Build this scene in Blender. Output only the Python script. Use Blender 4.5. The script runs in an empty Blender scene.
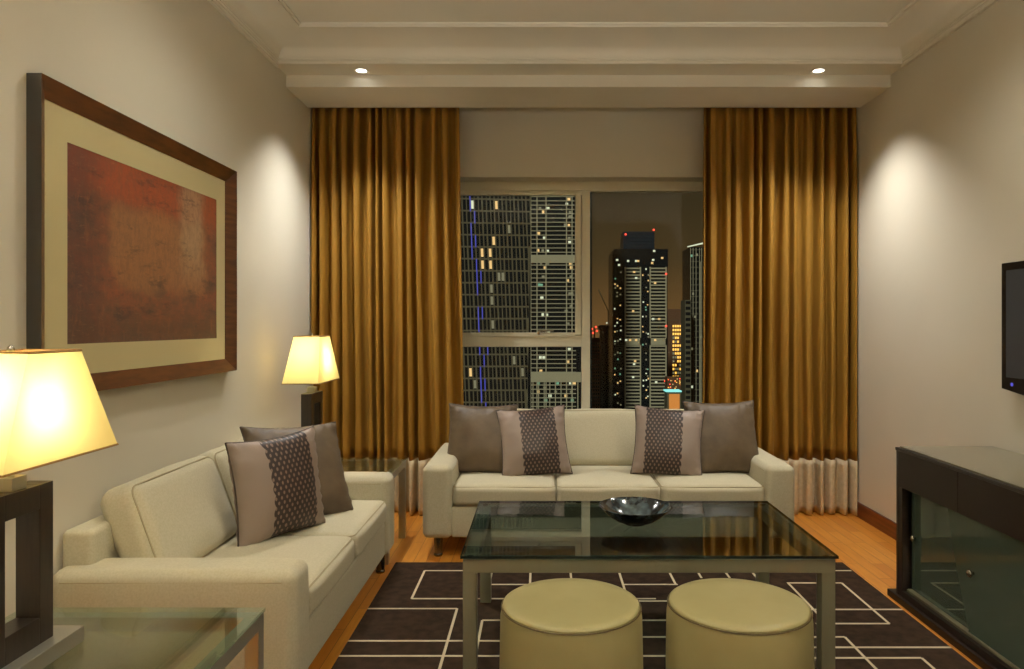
import bpy, bmesh, math, random
from mathutils import Vector, Matrix, noise
PI = math.pi
C = bpy.context.scene.collection
scn = bpy.context.scene
R = math.radians

# ------------------------------------------------------------------ camera
CAMZ = 1.31
F = 720.0                       # focal length in pixels of a 1024 x 669 frame
cam_d = bpy.data.cameras.new('camera')
cam = bpy.data.objects.new('camera', cam_d); C.objects.link(cam)
cam.location = (0, 0, CAMZ); cam.rotation_euler = (R(90), 0, 0)
cam_d.sensor_width = 36.0; cam_d.lens = 36.0 * F / 1024.0
cam_d.shift_x = -(540 - 512) / 1024.0
cam_d.shift_y = -(334.5 - 325) / 1024.0
cam_d.clip_start = 0.05; cam_d.clip_end = 5000
scn.camera = cam

# ------------------------------------------------------------------ colour management and exposure
vs = scn.view_settings
vs.view_transform = 'Standard'; vs.look = 'None'; vs.gamma = 1; vs.use_curve_mapping = False
vs.exposure = 0.22
scn.cycles.use_denoising = True
scn.cycles.max_bounces = 10; scn.cycles.diffuse_bounces = 5; scn.cycles.glossy_bounces = 5
scn.cycles.transmission_bounces = 6; scn.cycles.transparent_max_bounces = 16
scn.cycles.caustics_reflective = False; scn.cycles.caustics_refractive = False
scn.cycles.sample_clamp_indirect = 6

# ------------------------------------------------------------------ night sky
w = bpy.data.worlds.new('night'); scn.world = w; w.use_nodes = True
wn = w.node_tree.nodes; wl = w.node_tree.links
wn.clear()
tc = wn.new('ShaderNodeTexCoord'); sx = wn.new('ShaderNodeSeparateXYZ'); rp = wn.new('ShaderNodeValToRGB')
bg = wn.new('ShaderNodeBackground'); wo = wn.new('ShaderNodeOutputWorld')
mp = wn.new('ShaderNodeMapRange'); mp.inputs[1].default_value = -0.02; mp.inputs[2].default_value = 0.25
wl.new(tc.outputs['Generated'], sx.inputs[0]); wl.new(sx.outputs['Z'], mp.inputs[0]); wl.new(mp.outputs[0], rp.inputs[0])
rp.color_ramp.elements[0].position = 0.0; rp.color_ramp.elements[0].color = (0.135, 0.068, 0.021, 1)
rp.color_ramp.elements[1].position = 1.0; rp.color_ramp.elements[1].color = (0.019, 0.017, 0.009, 1)
e = rp.color_ramp.elements.new(0.40); e.color = (0.052, 0.033, 0.012, 1)
wl.new(rp.outputs[0], bg.inputs[0]); wl.new(bg.outputs[0], wo.inputs[0]); bg.inputs[1].default_value = 1.0

# ------------------------------------------------------------------ lights of the room, with added fill lights
def light(name, kind, loc, energy, color, rot=(0, 0, 0), **k):
    d = bpy.data.lights.new(name, kind); d.energy = energy; d.color = color
    for a, b in k.items(): setattr(d, a, b)
    o = bpy.data.objects.new(name, d); o.location = loc; o.rotation_euler = rot
    C.objects.link(o); return o
WARM = (1.0, 0.94, 0.80); NEUT = (1.0, 0.96, 0.90)
# added fill sun to brighten the facades (the closed room blocks it)
light('facade_fill', 'SUN', (0, -20, 60), 1.3, (0.98, 1.0, 0.80), (R(62), 0, R(-18)), angle=R(4))
# the two downlights seen in the soffit
DL = [(-1.09, 4.395), (1.70, 4.395)]
for x, y in DL:
    light('downlight_beam', 'SPOT', (x, y, 2.835), 108, NEUT, spot_size=R(106), spot_blend=1.0, shadow_soft_size=0.03)
# ceiling downlights over the seating, above the top edge of the picture
CL = [(-0.75, 2.9), (1.35, 2.9), (-0.75, 0.9), (1.35, 0.9)]
for x, y in CL:
    light('ceiling_beam_light', 'SPOT', (x, y, 2.95), 42, WARM, spot_size=R(150), spot_blend=0.9, shadow_soft_size=0.12)

# two added fill spots behind the viewpoint, aimed up to brighten the ceiling
light('ceiling_fill', 'SPOT', (1.3, -0.6, 1.80), 640, (1.0, 0.97, 0.86), (PI - R(24), 0, 0), spot_size=R(120), spot_blend=.8, shadow_soft_size=0.10)
light('ceiling_fill', 'SPOT', (-0.7, -0.6, 1.80), 640, (1.0, 0.97, 0.91), (PI - R(24), 0, 0), spot_size=R(120), spot_blend=.8, shadow_soft_size=0.10)

# ------------------------------------------------------------------ material helpers
def s2l(c):
    return tuple(((v / 255) / 12.92 if v / 255 <= .04045 else ((v / 255 + .055) / 1.055) ** 2.4) for v in c) + (1,)
def mat(name, col, rough=.5, metal=0, spec=.5, coat=0, sheen=0, emit=None, estr=0):
    m = bpy.data.materials.new(name); m.use_nodes = True
    b = m.node_tree.nodes['Principled BSDF']
    b.inputs['Base Color'].default_value = col if len(col) == 4 else (*col, 1)
    b.inputs['Roughness'].default_value = rough; b.inputs['Metallic'].default_value = metal
    b.inputs['Specular IOR Level'].default_value = spec
    b.inputs['Coat Weight'].default_value = coat; b.inputs['Coat Roughness'].default_value = .05
    b.inputs['Sheen Weight'].default_value = sheen
    if emit: b.inputs['Emission Color'].default_value = (*emit, 1); b.inputs['Emission Strength'].default_value = estr
    return m
def N(m, t, **k):
    n = m.node_tree.nodes.new(t)
    for a, b in k.items(): setattr(n, a, b)
    return n
def L(m, a, b): m.node_tree.links.new(a, b)
def bsdf(m): return m.node_tree.nodes['Principled BSDF']
def mathn(m, op, a, b=None, c=None):
    n = N(m, 'ShaderNodeMath', operation=op)
    for i, v in enumerate((a, b, c)):
        if v is None: continue
        if isinstance(v, (int, float)): n.inputs[i].default_value = v
        else: L(m, v, n.inputs[i])
    return n.outputs[0]
def mixc(m, fac, a, b):
    n = N(m, 'ShaderNodeMix', data_type='RGBA')
    for i, v in ((0, fac), (6, a), (7, b)):
        if isinstance(v, (int, float)): n.inputs[i].default_value = v
        elif isinstance(v, tuple): n.inputs[i].default_value = v
        else: L(m, v, n.inputs[i])
    return n.outputs[2]
def noisetex(m, scale, detail=3, vec=None, rough=.5, coord='Object', stretch=None):
    t = N(m, 'ShaderNodeTexCoord'); n = N(m, 'ShaderNodeTexNoise')
    n.inputs['Scale'].default_value = scale; n.inputs['Detail'].default_value = detail; n.inputs['Roughness'].default_value = rough
    src = t.outputs[coord]
    if stretch:
        mm = N(m, 'ShaderNodeMapping'); mm.inputs['Scale'].default_value = stretch; L(m, src, mm.inputs[0]); src = mm.outputs[0]
    L(m, src, n.inputs['Vector']); return n.outputs['Fac']
def bump(m, h, strength=.3, dist=.002):
    b = N(m, 'ShaderNodeBump'); b.inputs['Strength'].default_value = strength; b.inputs['Distance'].default_value = dist
    L(m, h, b.inputs['Height']); L(m, b.outputs[0], bsdf(m).inputs['Normal'])
def vary(m, c1, c2, scale=4, detail=4, stretch=None, lo=.35, hi=.65):
    f = noisetex(m, scale, detail, stretch=stretch)
    r = N(m, 'ShaderNodeMapRange'); r.inputs[1].default_value = lo; r.inputs[2].default_value = hi; L(m, f, r.inputs[0])
    o = mixc(m, r.outputs[0], c1, c2); L(m, o, bsdf(m).inputs['Base Color']); return o

# ------------------------------------------------------------------ materials
M = {}
m = M['wall'] = mat('wall_paper', s2l((206, 198, 176)), .85, spec=.2)
vary(m, s2l((210, 204, 187)), s2l((206, 200, 182)), 1.3); bump(m, noisetex(m, 260, 2), .12, .001)
m = M['ceil'] = mat('ceiling_paint', s2l((212, 205, 184)), .8, spec=.2)
vary(m, s2l((220, 215, 199)), s2l((216, 211, 194)), 2)
# floor: narrow orange oak strips running away from the camera
m = M['floor'] = mat('oak_strip_floor', (.5, .2, .05), .32, spec=.5, coat=.25)
t = N(m, 'ShaderNodeTexCoord'); mm = N(m, 'ShaderNodeMapping'); mm.inputs['Rotation'].default_value = (0, 0, R(90))
L(m, t.outputs['Object'], mm.inputs[0])
br = N(m, 'ShaderNodeTexBrick'); L(m, mm.outputs[0], br.inputs['Vector'])
br.inputs['Color1'].default_value = s2l((226, 158, 64)); br.inputs['Color2'].default_value = s2l((200, 126, 44))
br.inputs['Mortar'].default_value = s2l((96, 52, 18)); br.inputs['Scale'].default_value = 1
br.inputs['Mortar Size'].default_value = .0012; br.inputs['Brick Width'].default_value = .62; br.inputs['Row Height'].default_value = .07
br.offset = .37; br.squash = 1
g = noisetex(m, 6, 5, stretch=(9, .8, 1)); gm = N(m, 'ShaderNodeMapRange'); gm.inputs[1].default_value = .3; gm.inputs[2].default_value = .7
gm.inputs[3].default_value = 0; gm.inputs[4].default_value = .45; L(m, g, gm.inputs[0])
L(m, mixc(m, gm.outputs[0], br.outputs['Color'], s2l((176, 104, 34))), bsdf(m).inputs['Base Color'])
bump(m, br.outputs['Fac'], -.15, .001)
m = M['base'] = mat('dark_oak', s2l((110, 58, 28)), .35); vary(m, s2l((118, 62, 30)), s2l((88, 44, 20)), 8, 4, (1, .2, 6))
m = M['sofa'] = mat('cream_linen', s2l((200, 190, 160)), .9, spec=.15, sheen=.15)
vary(m, s2l((196, 189, 163)), s2l((187, 180, 153)), 150, 2); bump(m, noisetex(m, 420, 2), .35, .0015)
m = M['pipe'] = mat('cream_piping', s2l((172, 162, 134)), .9, spec=.1)
m = M['satin_dark'] = mat('brown_satin', s2l((98, 84, 68)), .5, spec=.4, sheen=.05)
vary(m, s2l((96, 80, 60)), s2l((80, 66, 49)), 9, 4); bump(m, noisetex(m, 14, 4), .35, .01)
m = M['satin_pipe'] = mat('dark_piping', s2l((62, 50, 40)), .5)
# ringed band pillow
m = M['ring_pillow'] = mat('mauve_satin_with_ring_band', s2l((148, 130, 116)), .48, spec=.45)
uv = N(m, 'ShaderNodeUVMap', uv_map='UVMap'); sp = N(m, 'ShaderNodeSeparateXYZ'); L(m, uv.outputs[0], sp.inputs[0])
U, V = sp.outputs[0], sp.outputs[1]
def rings(m, ou, ov, n=8.5):
    cell = 1.0
    a = mathn(m, 'ADD', mathn(m, 'MULTIPLY', U, n * 2.0), ou); b = mathn(m, 'ADD', mathn(m, 'MULTIPLY', V, n * 1.3), ov)
    fa = mathn(m, 'SUBTRACT', mathn(m, 'FRACT', a), .5); fb = mathn(m, 'SUBTRACT', mathn(m, 'FRACT', b), .5)
    d = mathn(m, 'SQRT', mathn(m, 'ADD', mathn(m, 'MULTIPLY', fa, fa), mathn(m, 'MULTIPLY', fb, fb)))
    return mathn(m, 'LESS_THAN', mathn(m, 'ABSOLUTE', mathn(m, 'SUBTRACT', d, .36)), .17)
rg = mathn(m, 'MAXIMUM', rings(m, 0, 0), rings(m, .5, .5))
edge = mathn(m, 'ADD', .245, mathn(m, 'MULTIPLY', mathn(m, 'ABSOLUTE', mathn(m, 'SINE', mathn(m, 'MULTIPLY', V, 9.1 * PI))), .018))
inb = mathn(m, 'LESS_THAN', mathn(m, 'ABSOLUTE', mathn(m, 'SUBTRACT', U, .57)), edge)
ground = mixc(m, inb, s2l((142, 126, 115)), s2l((122, 102, 90)))
L(m, mixc(m, mathn(m, 'MULTIPLY', rg, inb), ground, s2l((44, 32, 28))), bsdf(m).inputs['Base Color'])
bump(m, noisetex(m, 16, 4), .3, .008)
# curtains
m = M['curtain'] = mat('ochre_satin_curtain', s2l((178, 128, 36)), .6, spec=.3)
vary(m, s2l((150, 110, 38)), s2l((144, 104, 34)), 3, 3)
m = M['hem'] = mat('beige_linen_hem', s2l((214, 186, 150)), .85, spec=.15)
vary(m, s2l((206, 190, 158)), s2l((194, 178, 146)), 40, 3); bump(m, noisetex(m, 300, 2), .25, .001)
# rug
m = M['rug'] = mat('dark_brown_wool', s2l((56, 43, 34)), .95, spec=.05)
vary(m, s2l((60, 46, 36)), s2l((46, 35, 28)), 22, 5); bump(m, noisetex(m, 500, 2), .35, .002)
M['rugline'] = mat('cream_wool_line', s2l((205, 190, 160)), .95, spec=.1)
m = M['leather'] = mat('olive_leather', s2l((166, 156, 104)), .42, spec=.4)
vary(m, s2l((162, 153, 108)), s2l((155, 146, 100)), 5); bump(m, noisetex(m, 180, 3), .12, .001)
M['seam'] = mat('leather_seam', s2l((96, 82, 48)), .6)
M['bronze'] = mat('champagne_metal', s2l((130, 126, 102)), .35, metal=.25)
M['chrome'] = mat('polished_chrome', s2l((190, 186, 174)), .16, metal=1)
M['tabchrome'] = mat('satin_chrome', s2l((186, 184, 172)), .28, metal=.7)
M['leg'] = mat('dark_chrome', s2l((120, 112, 96)), .25, metal=1)
M['wenge'] = mat('dark_wenge', s2l((38, 30, 26)), .3, spec=.5); vary(M['wenge'], s2l((42, 33, 28)), s2l((30, 24, 21)), 10, 4, (1, 8, 1))
M['wenge_gloss'] = mat('satin_wenge', s2l((33, 24, 20)), .38, spec=.3)
M['lampwood'] = mat('black_brown_wood', s2l((44, 36, 31)), .28, spec=.5); vary(M['lampwood'], s2l((48, 39, 33)), s2l((36, 29, 25)), 14, 4, (8, 8, .6))
M['black'] = mat('black_plastic', (.006, .006, .007), .22, spec=.5)
M['screen'] = mat('grey_lcd_screen', s2l((62, 66, 72)), .18, spec=.5)
M['bluelight'] = mat('blue_indicator', (.05, .05, .4), .4, emit=(.12, .12, 1.0), estr=.45)
M['white_frame'] = mat('cream_window_frame', s2l((222, 216, 190)), .45, spec=.4)
def glassmat(name, tint, ior=1.5, rough=0.0, gtint=(1, 1, 1, 1)):
    m = bpy.data.materials.new(name); m.use_nodes = True; nt = m.node_tree; nt.nodes.clear()
    o = N(m, 'ShaderNodeOutputMaterial'); mx = N(m, 'ShaderNodeMixShader'); fr = N(m, 'ShaderNodeFresnel'); fr.inputs[0].default_value = ior
    tr = N(m, 'ShaderNodeBsdfTransparent'); tr.inputs[0].default_value = tint
    gl = N(m, 'ShaderNodeBsdfGlossy'); gl.inputs['Roughness'].default_value = rough; gl.inputs[0].default_value = gtint
    gm = N(m, 'ShaderNodeNewGeometry')     # both sides reflect alike
    L(m, mathn(m, 'ADD', ior, mathn(m, 'MULTIPLY', gm.outputs['Backfacing'], 1 / ior - ior)), fr.inputs[0])
    L(m, fr.outputs[0], mx.inputs[0]); L(m, tr.outputs[0], mx.inputs[1]); L(m, gl.outputs[0], mx.inputs[2]); L(m, mx.outputs[0], o.inputs[0])
    return m
M['table_glass'] = glassmat('grey_green_table_glass', (.60, .71, .72, 1), 1.6)
M['side_glass'] = glassmat('green_side_glass', (.80, .88, .82, 1), 1.75)
M['win_glass'] = glassmat('window_glass', (.97, .98, .97, 1), 1.25)
M['door_glass'] = mat('dark_green_door_glass', s2l((84, 100, 86)), .04, spec=.9); bsdf(M['door_glass']).inputs['Alpha'].default_value = .88
M['glass_edge'] = mat('green_glass_edge', s2l((60, 92, 78)), .15, spec=.6)
M['dark_edge'] = mat('dark_glass_edge', s2l((24, 34, 28)), .15, spec=.6)
M['bowl'] = mat('dark_glazed_bowl', s2l((34, 40, 44)), .12, spec=.6, coat=.5)
vary(M['bowl'], s2l((26, 28, 30)), s2l((84, 100, 104)), 16, 3, None, .45, .7)
# lamp shade fabric
def shademat(name, col, fac):
    m = bpy.data.materials.new(name); m.use_nodes = True; nt = m.node_tree; nt.nodes.clear()
    o = N(m, 'ShaderNodeOutputMaterial'); mx = N(m, 'ShaderNodeMixShader')
    d = N(m, 'ShaderNodeBsdfDiffuse'); tl = N(m, 'ShaderNodeBsdfTranslucent'); d.inputs[0].default_value = col; tl.inputs[0].default_value = col
    mx.inputs[0].default_value = fac; L(m, d.outputs[0], mx.inputs[1]); L(m, tl.outputs[0], mx.inputs[2]); L(m, mx.outputs[0], o.inputs[0]); return m
M['shade'] = shademat('cream_shade_cloth', s2l((250, 233, 160)), .36)
M['shade_trim'] = mat('brown_shade_trim', s2l((140, 104, 52)), .6)
M['bulb'] = mat('lit_bulb', (1, .9, .7), .4, emit=(1, .78, .45), estr=8)
M['lens'] = mat('lit_downlight_lens', (1, 1, 1), .4, emit=(1, .95, .85), estr=9)
M['white_ring'] = mat('white_downlight_ring', s2l((225, 220, 205)), .5)
# picture
m = M['art'] = mat('rust_abstract_print', (.3, .1, .05), .4, spec=.4, coat=.15)
uv = N(m, 'ShaderNodeUVMap', uv_map='UVMap'); sp = N(m, 'ShaderNodeSeparateXYZ'); L(m, uv.outputs[0], sp.inputs[0])
def ntx(scale, det, sc=(1, 1, 1), rough=.6, off=(0, 0, 0)):
    mm = N(M['art'], 'ShaderNodeMapping'); mm.inputs['Scale'].default_value = sc; mm.inputs['Location'].default_value = off; L(M['art'], uv.outputs[0], mm.inputs[0])
    n = N(M['art'], 'ShaderNodeTexNoise'); n.inputs['Scale'].default_value = scale; n.inputs['Detail'].default_value = det; n.inputs['Roughness'].default_value = rough
    L(M['art'], mm.outputs[0], n.inputs['Vector']); return n.outputs['Fac']
def ss(x, a, b):
    n = N(M['art'], 'ShaderNodeMapRange', interpolation_type='SMOOTHSTEP'); n.inputs[1].default_value = a; n.inputs[2].default_value = b
    L(M['art'], x, n.inputs[0]); return n.outputs[0]
def mulm(*a):
    o = a[0]
    for b in a[1:]: o = mathn(m, 'MULTIPLY', o, b)
    return o
U, V = sp.outputs[0], sp.outputs[1]
wob = mathn(m, 'MULTIPLY', mathn(m, 'SUBTRACT', ntx(5, 5), .5), .16)
Uw = mathn(m, 'ADD', U, wob); Vw = mathn(m, 'ADD', V, wob)
c = mixc(m, ss(ntx(4.5, 12, (1, 1, 1), .8), .36, .62), s2l((146, 84, 58)), s2l((104, 78, 64)))
c = mixc(m, mulm(ss(Vw, .72, .84), .8), c, s2l((160, 78, 50)))                                   # rust band across the top
c = mixc(m, mulm(ss(Uw, .19, .27), mathn(m, 'SUBTRACT', 1, ss(Uw, .86, .93)), ss(Vw, .26, .36), mathn(m, 'SUBTRACT', 1, ss(Vw, .70, .82)), .85), c, s2l((160, 114, 78)))
c = mixc(m, mulm(ss(Uw, .66, .74), mathn(m, 'SUBTRACT', 1, ss(Uw, .83, .9)), ss(Vw, .3, .6), .6), c, s2l((188, 160, 126)))
c = mixc(m, mulm(mathn(m, 'SUBTRACT', 1, ss(Uw, .06, .26)), .6), c, s2l((62, 48, 50)))             # dark left strip
c = mixc(m, mulm(mathn(m, 'SUBTRACT', 1, ss(Vw, .04, .24)), .6), c, s2l((74, 58, 48)))
c = mixc(m, mulm(ss(ntx(5, 8, (1, 1.6, 1), .75, (3, 1, 0)), .52, .64), .6), c, s2l((52, 46, 50)))
c = mixc(m, mulm(ss(ntx(8, 9, (3, .7, 1), .8, (7, 2, 0)), .5, .68), .5), c, s2l((150, 96, 62)))
c = mixc(m, mulm(ss(ntx(26, 8, (1.6, .5, 1), .8, (2, 5, 0)), .42, .62), .38), c, s2l((92, 74, 66)))
c = mixc(m, mulm(ss(ntx(34, 8, (.6, 1.4, 1), .8, (9, 5, 0)), .54, .68), .3), c, s2l((176, 136, 100)))
L(m, c, bsdf(m).inputs['Base Color'])
M['mat'] = mat('cream_mount', s2l((196, 184, 140)), .35, spec=.45, coat=.3)
M['artframe'] = mat('walnut_frame', s2l((104, 62, 30)), .4); vary(M['artframe'], s2l((96, 58, 26)), s2l((72, 42, 18)), 9, 4, (1, 1, 6))
M['artside'] = mat('shaded_walnut_edge', s2l((40, 36, 30)), .4)  # outer frame sides: shade put into a darker walnut colour

# ------------------------------------------------------------------ mesh helpers
class MB:
    """collects vertices and faces of one mesh"""
    def __init__(s): s.v = []; s.f = []; s.mi = []; s.uv = {}; s.cur = 0
    def add(s, vs, fs, uvs=None):
        b = len(s.v); s.v += [tuple(v) for v in vs]
        for k, f in enumerate(fs):
            if uvs: s.uv[len(s.f)] = uvs[k]
            s.f.append(tuple(i + b for i in f)); s.mi.append(s.cur)
        return s
    def box(s, x0, x1, y0, y1, z0, z1):
        return s.add([(x0, y0, z0), (x1, y0, z0), (x1, y1, z0), (x0, y1, z0), (x0, y0, z1), (x1, y0, z1), (x1, y1, z1), (x0, y1, z1)],
                     [(0, 3, 2, 1), (4, 5, 6, 7), (0, 1, 5, 4), (1, 2, 6, 5), (2, 3, 7, 6), (3, 0, 4, 7)])
    def rbox(s, x0, x1, y0, y1, z0, z1, r=.03, n=8, k=4, puff=(0, 0, 0), wob=0, seed=0):
        """box with rounded edges and swelling faces; puff = how far the x, y, z faces swell"""
        cx, cy, cz = (x0 + x1) / 2, (y0 + y1) / 2, (z0 + z1) / 2; h = ((x1 - x0) / 2, (y1 - y0) / 2, (z1 - z0) / 2)
        def axis(hh):
            rr = min(r, hh * .98); a = []
            for i in range(k + 1): a.append(-hh + rr * (1 - math.tan(PI / 4 * (1 - i / k))))
            inner = [-hh + rr + (2 * hh - 2 * rr) * j / n for j in range(1, n)]
            return a + inner + [-q for q in reversed(a)]
        A = [axis(q) for q in h]; cache = {}; vs = []; fs = []
        def vert(p):
            key = tuple(round(q, 6) for q in p)
            if key in cache: return cache[key]
            q = [0, 0, 0]; inn = [0, 0, 0]; off = [0, 0, 0]
            for i in range(3):
                rr = min(r, h[i] * .98); lim = h[i] - rr
                inn[i] = max(-lim, min(lim, p[i])); off[i] = (p[i] - inn[i]) / rr
            l = math.sqrt(sum(o * o for o in off)) or 1
            for i in range(3):
                rr = min(r, h[i] * .98); q[i] = inn[i] + off[i] / l * rr
            t = [max(-1, min(1, p[i] / h[i])) for i in range(3)]
            for i in range(3):
                if puff[i] and abs(off[i]) > 0:
                    j, m_ = (i + 1) % 3, (i + 2) % 3
                    wgt = (1 - t[j] ** 4) * (1 - t[m_] ** 4)
                    q[i] += (1 if off[i] > 0 else -1) * puff[i] * wgt * abs(off[i] / l)
            if wob:
                nv = noise.noise_vector(Vector((q[0] * 6 + seed, q[1] * 6, q[2] * 6 + seed)))
                q = [q[i] + nv[i] * wob for i in range(3)]
            vs.append((q[0] + cx, q[1] + cy, q[2] + cz)); cache[key] = len(vs) - 1; return cache[key]
        for i in range(3):
            j, m_ = (i + 1) % 3, (i + 2) % 3
            for sg in (-1, 1):
                for a in range(len(A[j]) - 1):
                    for b in range(len(A[m_]) - 1):
                        ids = []
                        for (u, v) in ((a, b), (a + 1, b), (a + 1, b + 1), (a, b + 1)):
                            p = [0, 0, 0]; p[i] = sg * h[i]; p[j] = A[j][u]; p[m_] = A[m_][v]; ids.append(vert(p))
                        if len(set(ids)) < 4: continue
                        fs.append(ids if sg > 0 else ids[::-1])
        return s.add(vs, fs)
    def lathe(s, prof, cx=0, cy=0, n=48, close=True):
        vs = []; fs = []
        for (r, z) in prof:
            for i in range(n): a = 2 * PI * i / n; vs.append((cx + r * math.cos(a), cy + r * math.sin(a), z))
        for j in range(len(prof) - 1):
            for i in range(n): fs.append((j * n + i, j * n + (i + 1) % n, (j + 1) * n + (i + 1) % n, (j + 1) * n + i))
        if close: fs.append(tuple(reversed(range(n)))); fs.append(tuple((len(prof) - 1) * n + i for i in range(n)))
        return s.add(vs, fs)
    def tube(s, pts, r, n=8, closed=False):
        pts = [Vector(p) for p in pts]; P = len(pts); vs = []; fs = []; up = None
        for i, p in enumerate(pts):
            a = pts[(i - 1) % P] if (closed or i > 0) else p; b = pts[(i + 1) % P] if (closed or i < P - 1) else p
            d = (b - a).normalized()
            if up is None: up = d.orthogonal().normalized()
            up = (up - d * up.dot(d)).normalized(); sd = d.cross(up)
            for k in range(n): t = 2 * PI * k / n; vs.append(p + (up * math.cos(t) + sd * math.sin(t)) * r)
        for i in range(P if closed else P - 1):
            j = (i + 1) % P
            for k in range(n): fs.append((i * n + k, i * n + (k + 1) % n, j * n + (k + 1) % n, j * n + k))
        if not closed: fs.append(tuple(reversed(range(n)))); fs.append(tuple((P - 1) * n + k for k in range(n)))
        return s.add(vs, fs)
    def beam(s, a, b, t):
        """square bar from a to b"""
        a = Vector(a); b = Vector(b); d = (b - a).normalized(); u = d.orthogonal().normalized(); v = d.cross(u); h = t / 2
        vs = [p + u * sx_ * h + v * sy_ * h for p in (a, b) for sx_, sy_ in ((-1, -1), (1, -1), (1, 1), (-1, 1))]
        return s.add(vs, [(0, 3, 2, 1), (4, 5, 6, 7), (0, 1, 5, 4), (1, 2, 6, 5), (2, 3, 7, 6), (3, 0, 4, 7)])
    def xform(s, mx): s.v = [tuple(mx @ Vector(v)) for v in s.v]; return s
    def build(s, name, m, parent=None, smooth=False, bevel=0, loc=None, fixn=True):
        me = bpy.data.meshes.new(name); me.from_pydata(s.v, [], s.f); me.validate()
        ms = m if isinstance(m, (list, tuple)) else [m]
        for q in ms: me.materials.append(q)
        if len(ms) > 1:
            for p, i in zip(me.polygons, s.mi): p.material_index = i
        if s.uv:
            ul = me.uv_layers.new(name='UVMap')
            for i, uvs in s.uv.items():
                for li, q in zip(me.polygons[i].loop_indices, uvs): ul.data[li].uv = q
        if fixn:
            bm = bmesh.new(); bm.from_mesh(me); bmesh.ops.recalc_face_normals(bm, faces=bm.faces)
            if bevel:
                bmesh.ops.bevel(bm, geom=[e for e in bm.edges if e.is_manifold and e.calc_face_angle(0) > .5], offset=bevel, segments=2, profile=.6, affect='EDGES', clamp_overlap=True)
            bm.to_mesh(me); bm.free()
        if smooth:
            for p in me.polygons: p.use_smooth = True
            if smooth == 'auto': me.set_sharp_from_angle(angle=R(38))
        o = bpy.data.objects.new(name, me); C.objects.link(o)
        if parent: o.parent = parent
        if loc: o.location = loc
        return o
def bx(*a, **k): return MB().box(*a)
def thing(name, label, cat, loc=(0, 0, 0), rz=0, group=None):
    o = bpy.data.objects.new(name, None); C.objects.link(o); o.location = loc; o.rotation_euler = (0, 0, rz); o.empty_display_size = .1
    return tag(o, label, cat, group)
def tag(o, label, cat, group=None):
    o['label'] = label; o['category'] = cat
    if group: o['group'] = group
    return o
def struct(o, label=None):
    o['kind'] = 'structure'
    if label: o['label'] = label
    return o
def lab(o, s): o['label'] = s; return o
def copy_tree(o, parent=None):
    c = o.copy(); C.objects.link(c)
    if parent: c.parent = parent
    for ch in list(o.children): copy_tree(ch, c)
    return c

# ------------------------------------------------------------------ room shell
XL, XR, YB, YF = -1.58, 2.18, 5.12, -2.6
ZS = 2.865                      # soffit height
struct(bx(XL, XR, YF, YB, -.12, 0).build('floor', M['floor']), 'orange oak strip floor')
struct(bx(XL - .15, XL, YF - .15, YB + .30, -.12, 3.2).build('wall_left', M['wall']), 'cream wall behind the framed picture')
struct(bx(XR, XR + .15, YF - .15, YB + .30, -.12, 3.2).build('wall_right', M['wall']), 'cream wall with the television')
struct(bx(XL, XR, YF - .15, YF, -.12, 3.2).build('wall_front', M['wall']))
WX0, WX1, WZ0, WZ1 = -1.0, 1.62, .55, 2.362
mb = MB(); mb.box(XL, WX0, YB, YB + .30, -.12, 3.2); mb.box(WX1, XR, YB, YB + .30, -.12, 3.2)
mb.box(WX0, WX1, YB, YB + .30, -.12, WZ0); mb.box(WX0, WX1, YB, YB + .30, WZ1, 3.2)
struct(mb.build('wall_back', M['wall']), 'window wall behind the curtains')
# ceiling: raised tray, soffit strip and curtain pocket
mb = MB(); mb.box(XL, XR, YF, 4.02, 2.995, 3.2); mb.box(XL, XR, 4.02, YB, 2.995, 3.2); struct(mb.build('ceiling', M['ceil']), 'raised cream ceiling')
# cove: profile swept round the tray
prof = [(0, 2.865), (.022, 2.865), (.027, 2.870), (.027, 2.880), (.034, 2.883), (.034, 2.889), (.040, 2.892)]
for i in range(1, 13):
    th = PI / 2 * i / 12; prof.append((.040 + .245 * (1 - math.cos(th)), 2.892 + .085 * math.sin(th)))
prof += [(.285, 2.977), (.285, 2.986), (.292, 2.986), (.298, 2.982), (.304, 2.986), (.304, 2.996)]
X0, X1, Y0, Y1 = XL, XR, YF, 4.31; sd = .82
mb = MB(); vs = []; fs = []
for o_, z in prof: vs += [(X0 + o_ * sd, Y0 + o_, z), (X1 - o_ * sd, Y0 + o_, z), (X1 - o_ * sd, Y1 - o_, z), (X0 + o_ * sd, Y1 - o_, z)]
for j in range(len(prof) - 1):
    for i in range(4): fs.append((j * 4 + i, j * 4 + (i + 1) % 4, j * 4 + 4 + (i + 1) % 4, j * 4 + 4 + i))
mb.add(vs, fs)
mb.box(XL, XR, 4.3101, 4.50, ZS, 2.995)
o = mb.build('trim_1', M['ceil'], smooth='auto'); struct(o, 'coved ceiling cornice with a flat soffit')
struct(MB().box(XL, XR, 4.478, 4.90, 2.790, 2.994).build('trim_2', M['ceil']), 'boxed beam hiding the curtain track')
# small crown fillet along both side walls
mb = MB()
for sg, xx in ((1, XL), (-1, XR)):
    a, b = (xx, xx + sg * .018); mb.box(min(a, b), max(a, b), YF, 4.31, 2.852, 2.866)
struct(mb.build('trim_3', M['ceil']), 'thin fillet under the cornice')
# baseboards
struct(bx(XR - .016, XR, YF, YB, 0, .10).build('baseboard_right', M['base'], bevel=.003), 'dark reddish skirting')
struct(bx(XL, XL + .016, YF, YB, 0, .10).build('baseboard_left', M['base'], bevel=.003))
struct(bx(XL + .016, XR - .016, YB - .016, YB, 0, .10).build('baseboard_back', M['base'], bevel=.003))

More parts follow.
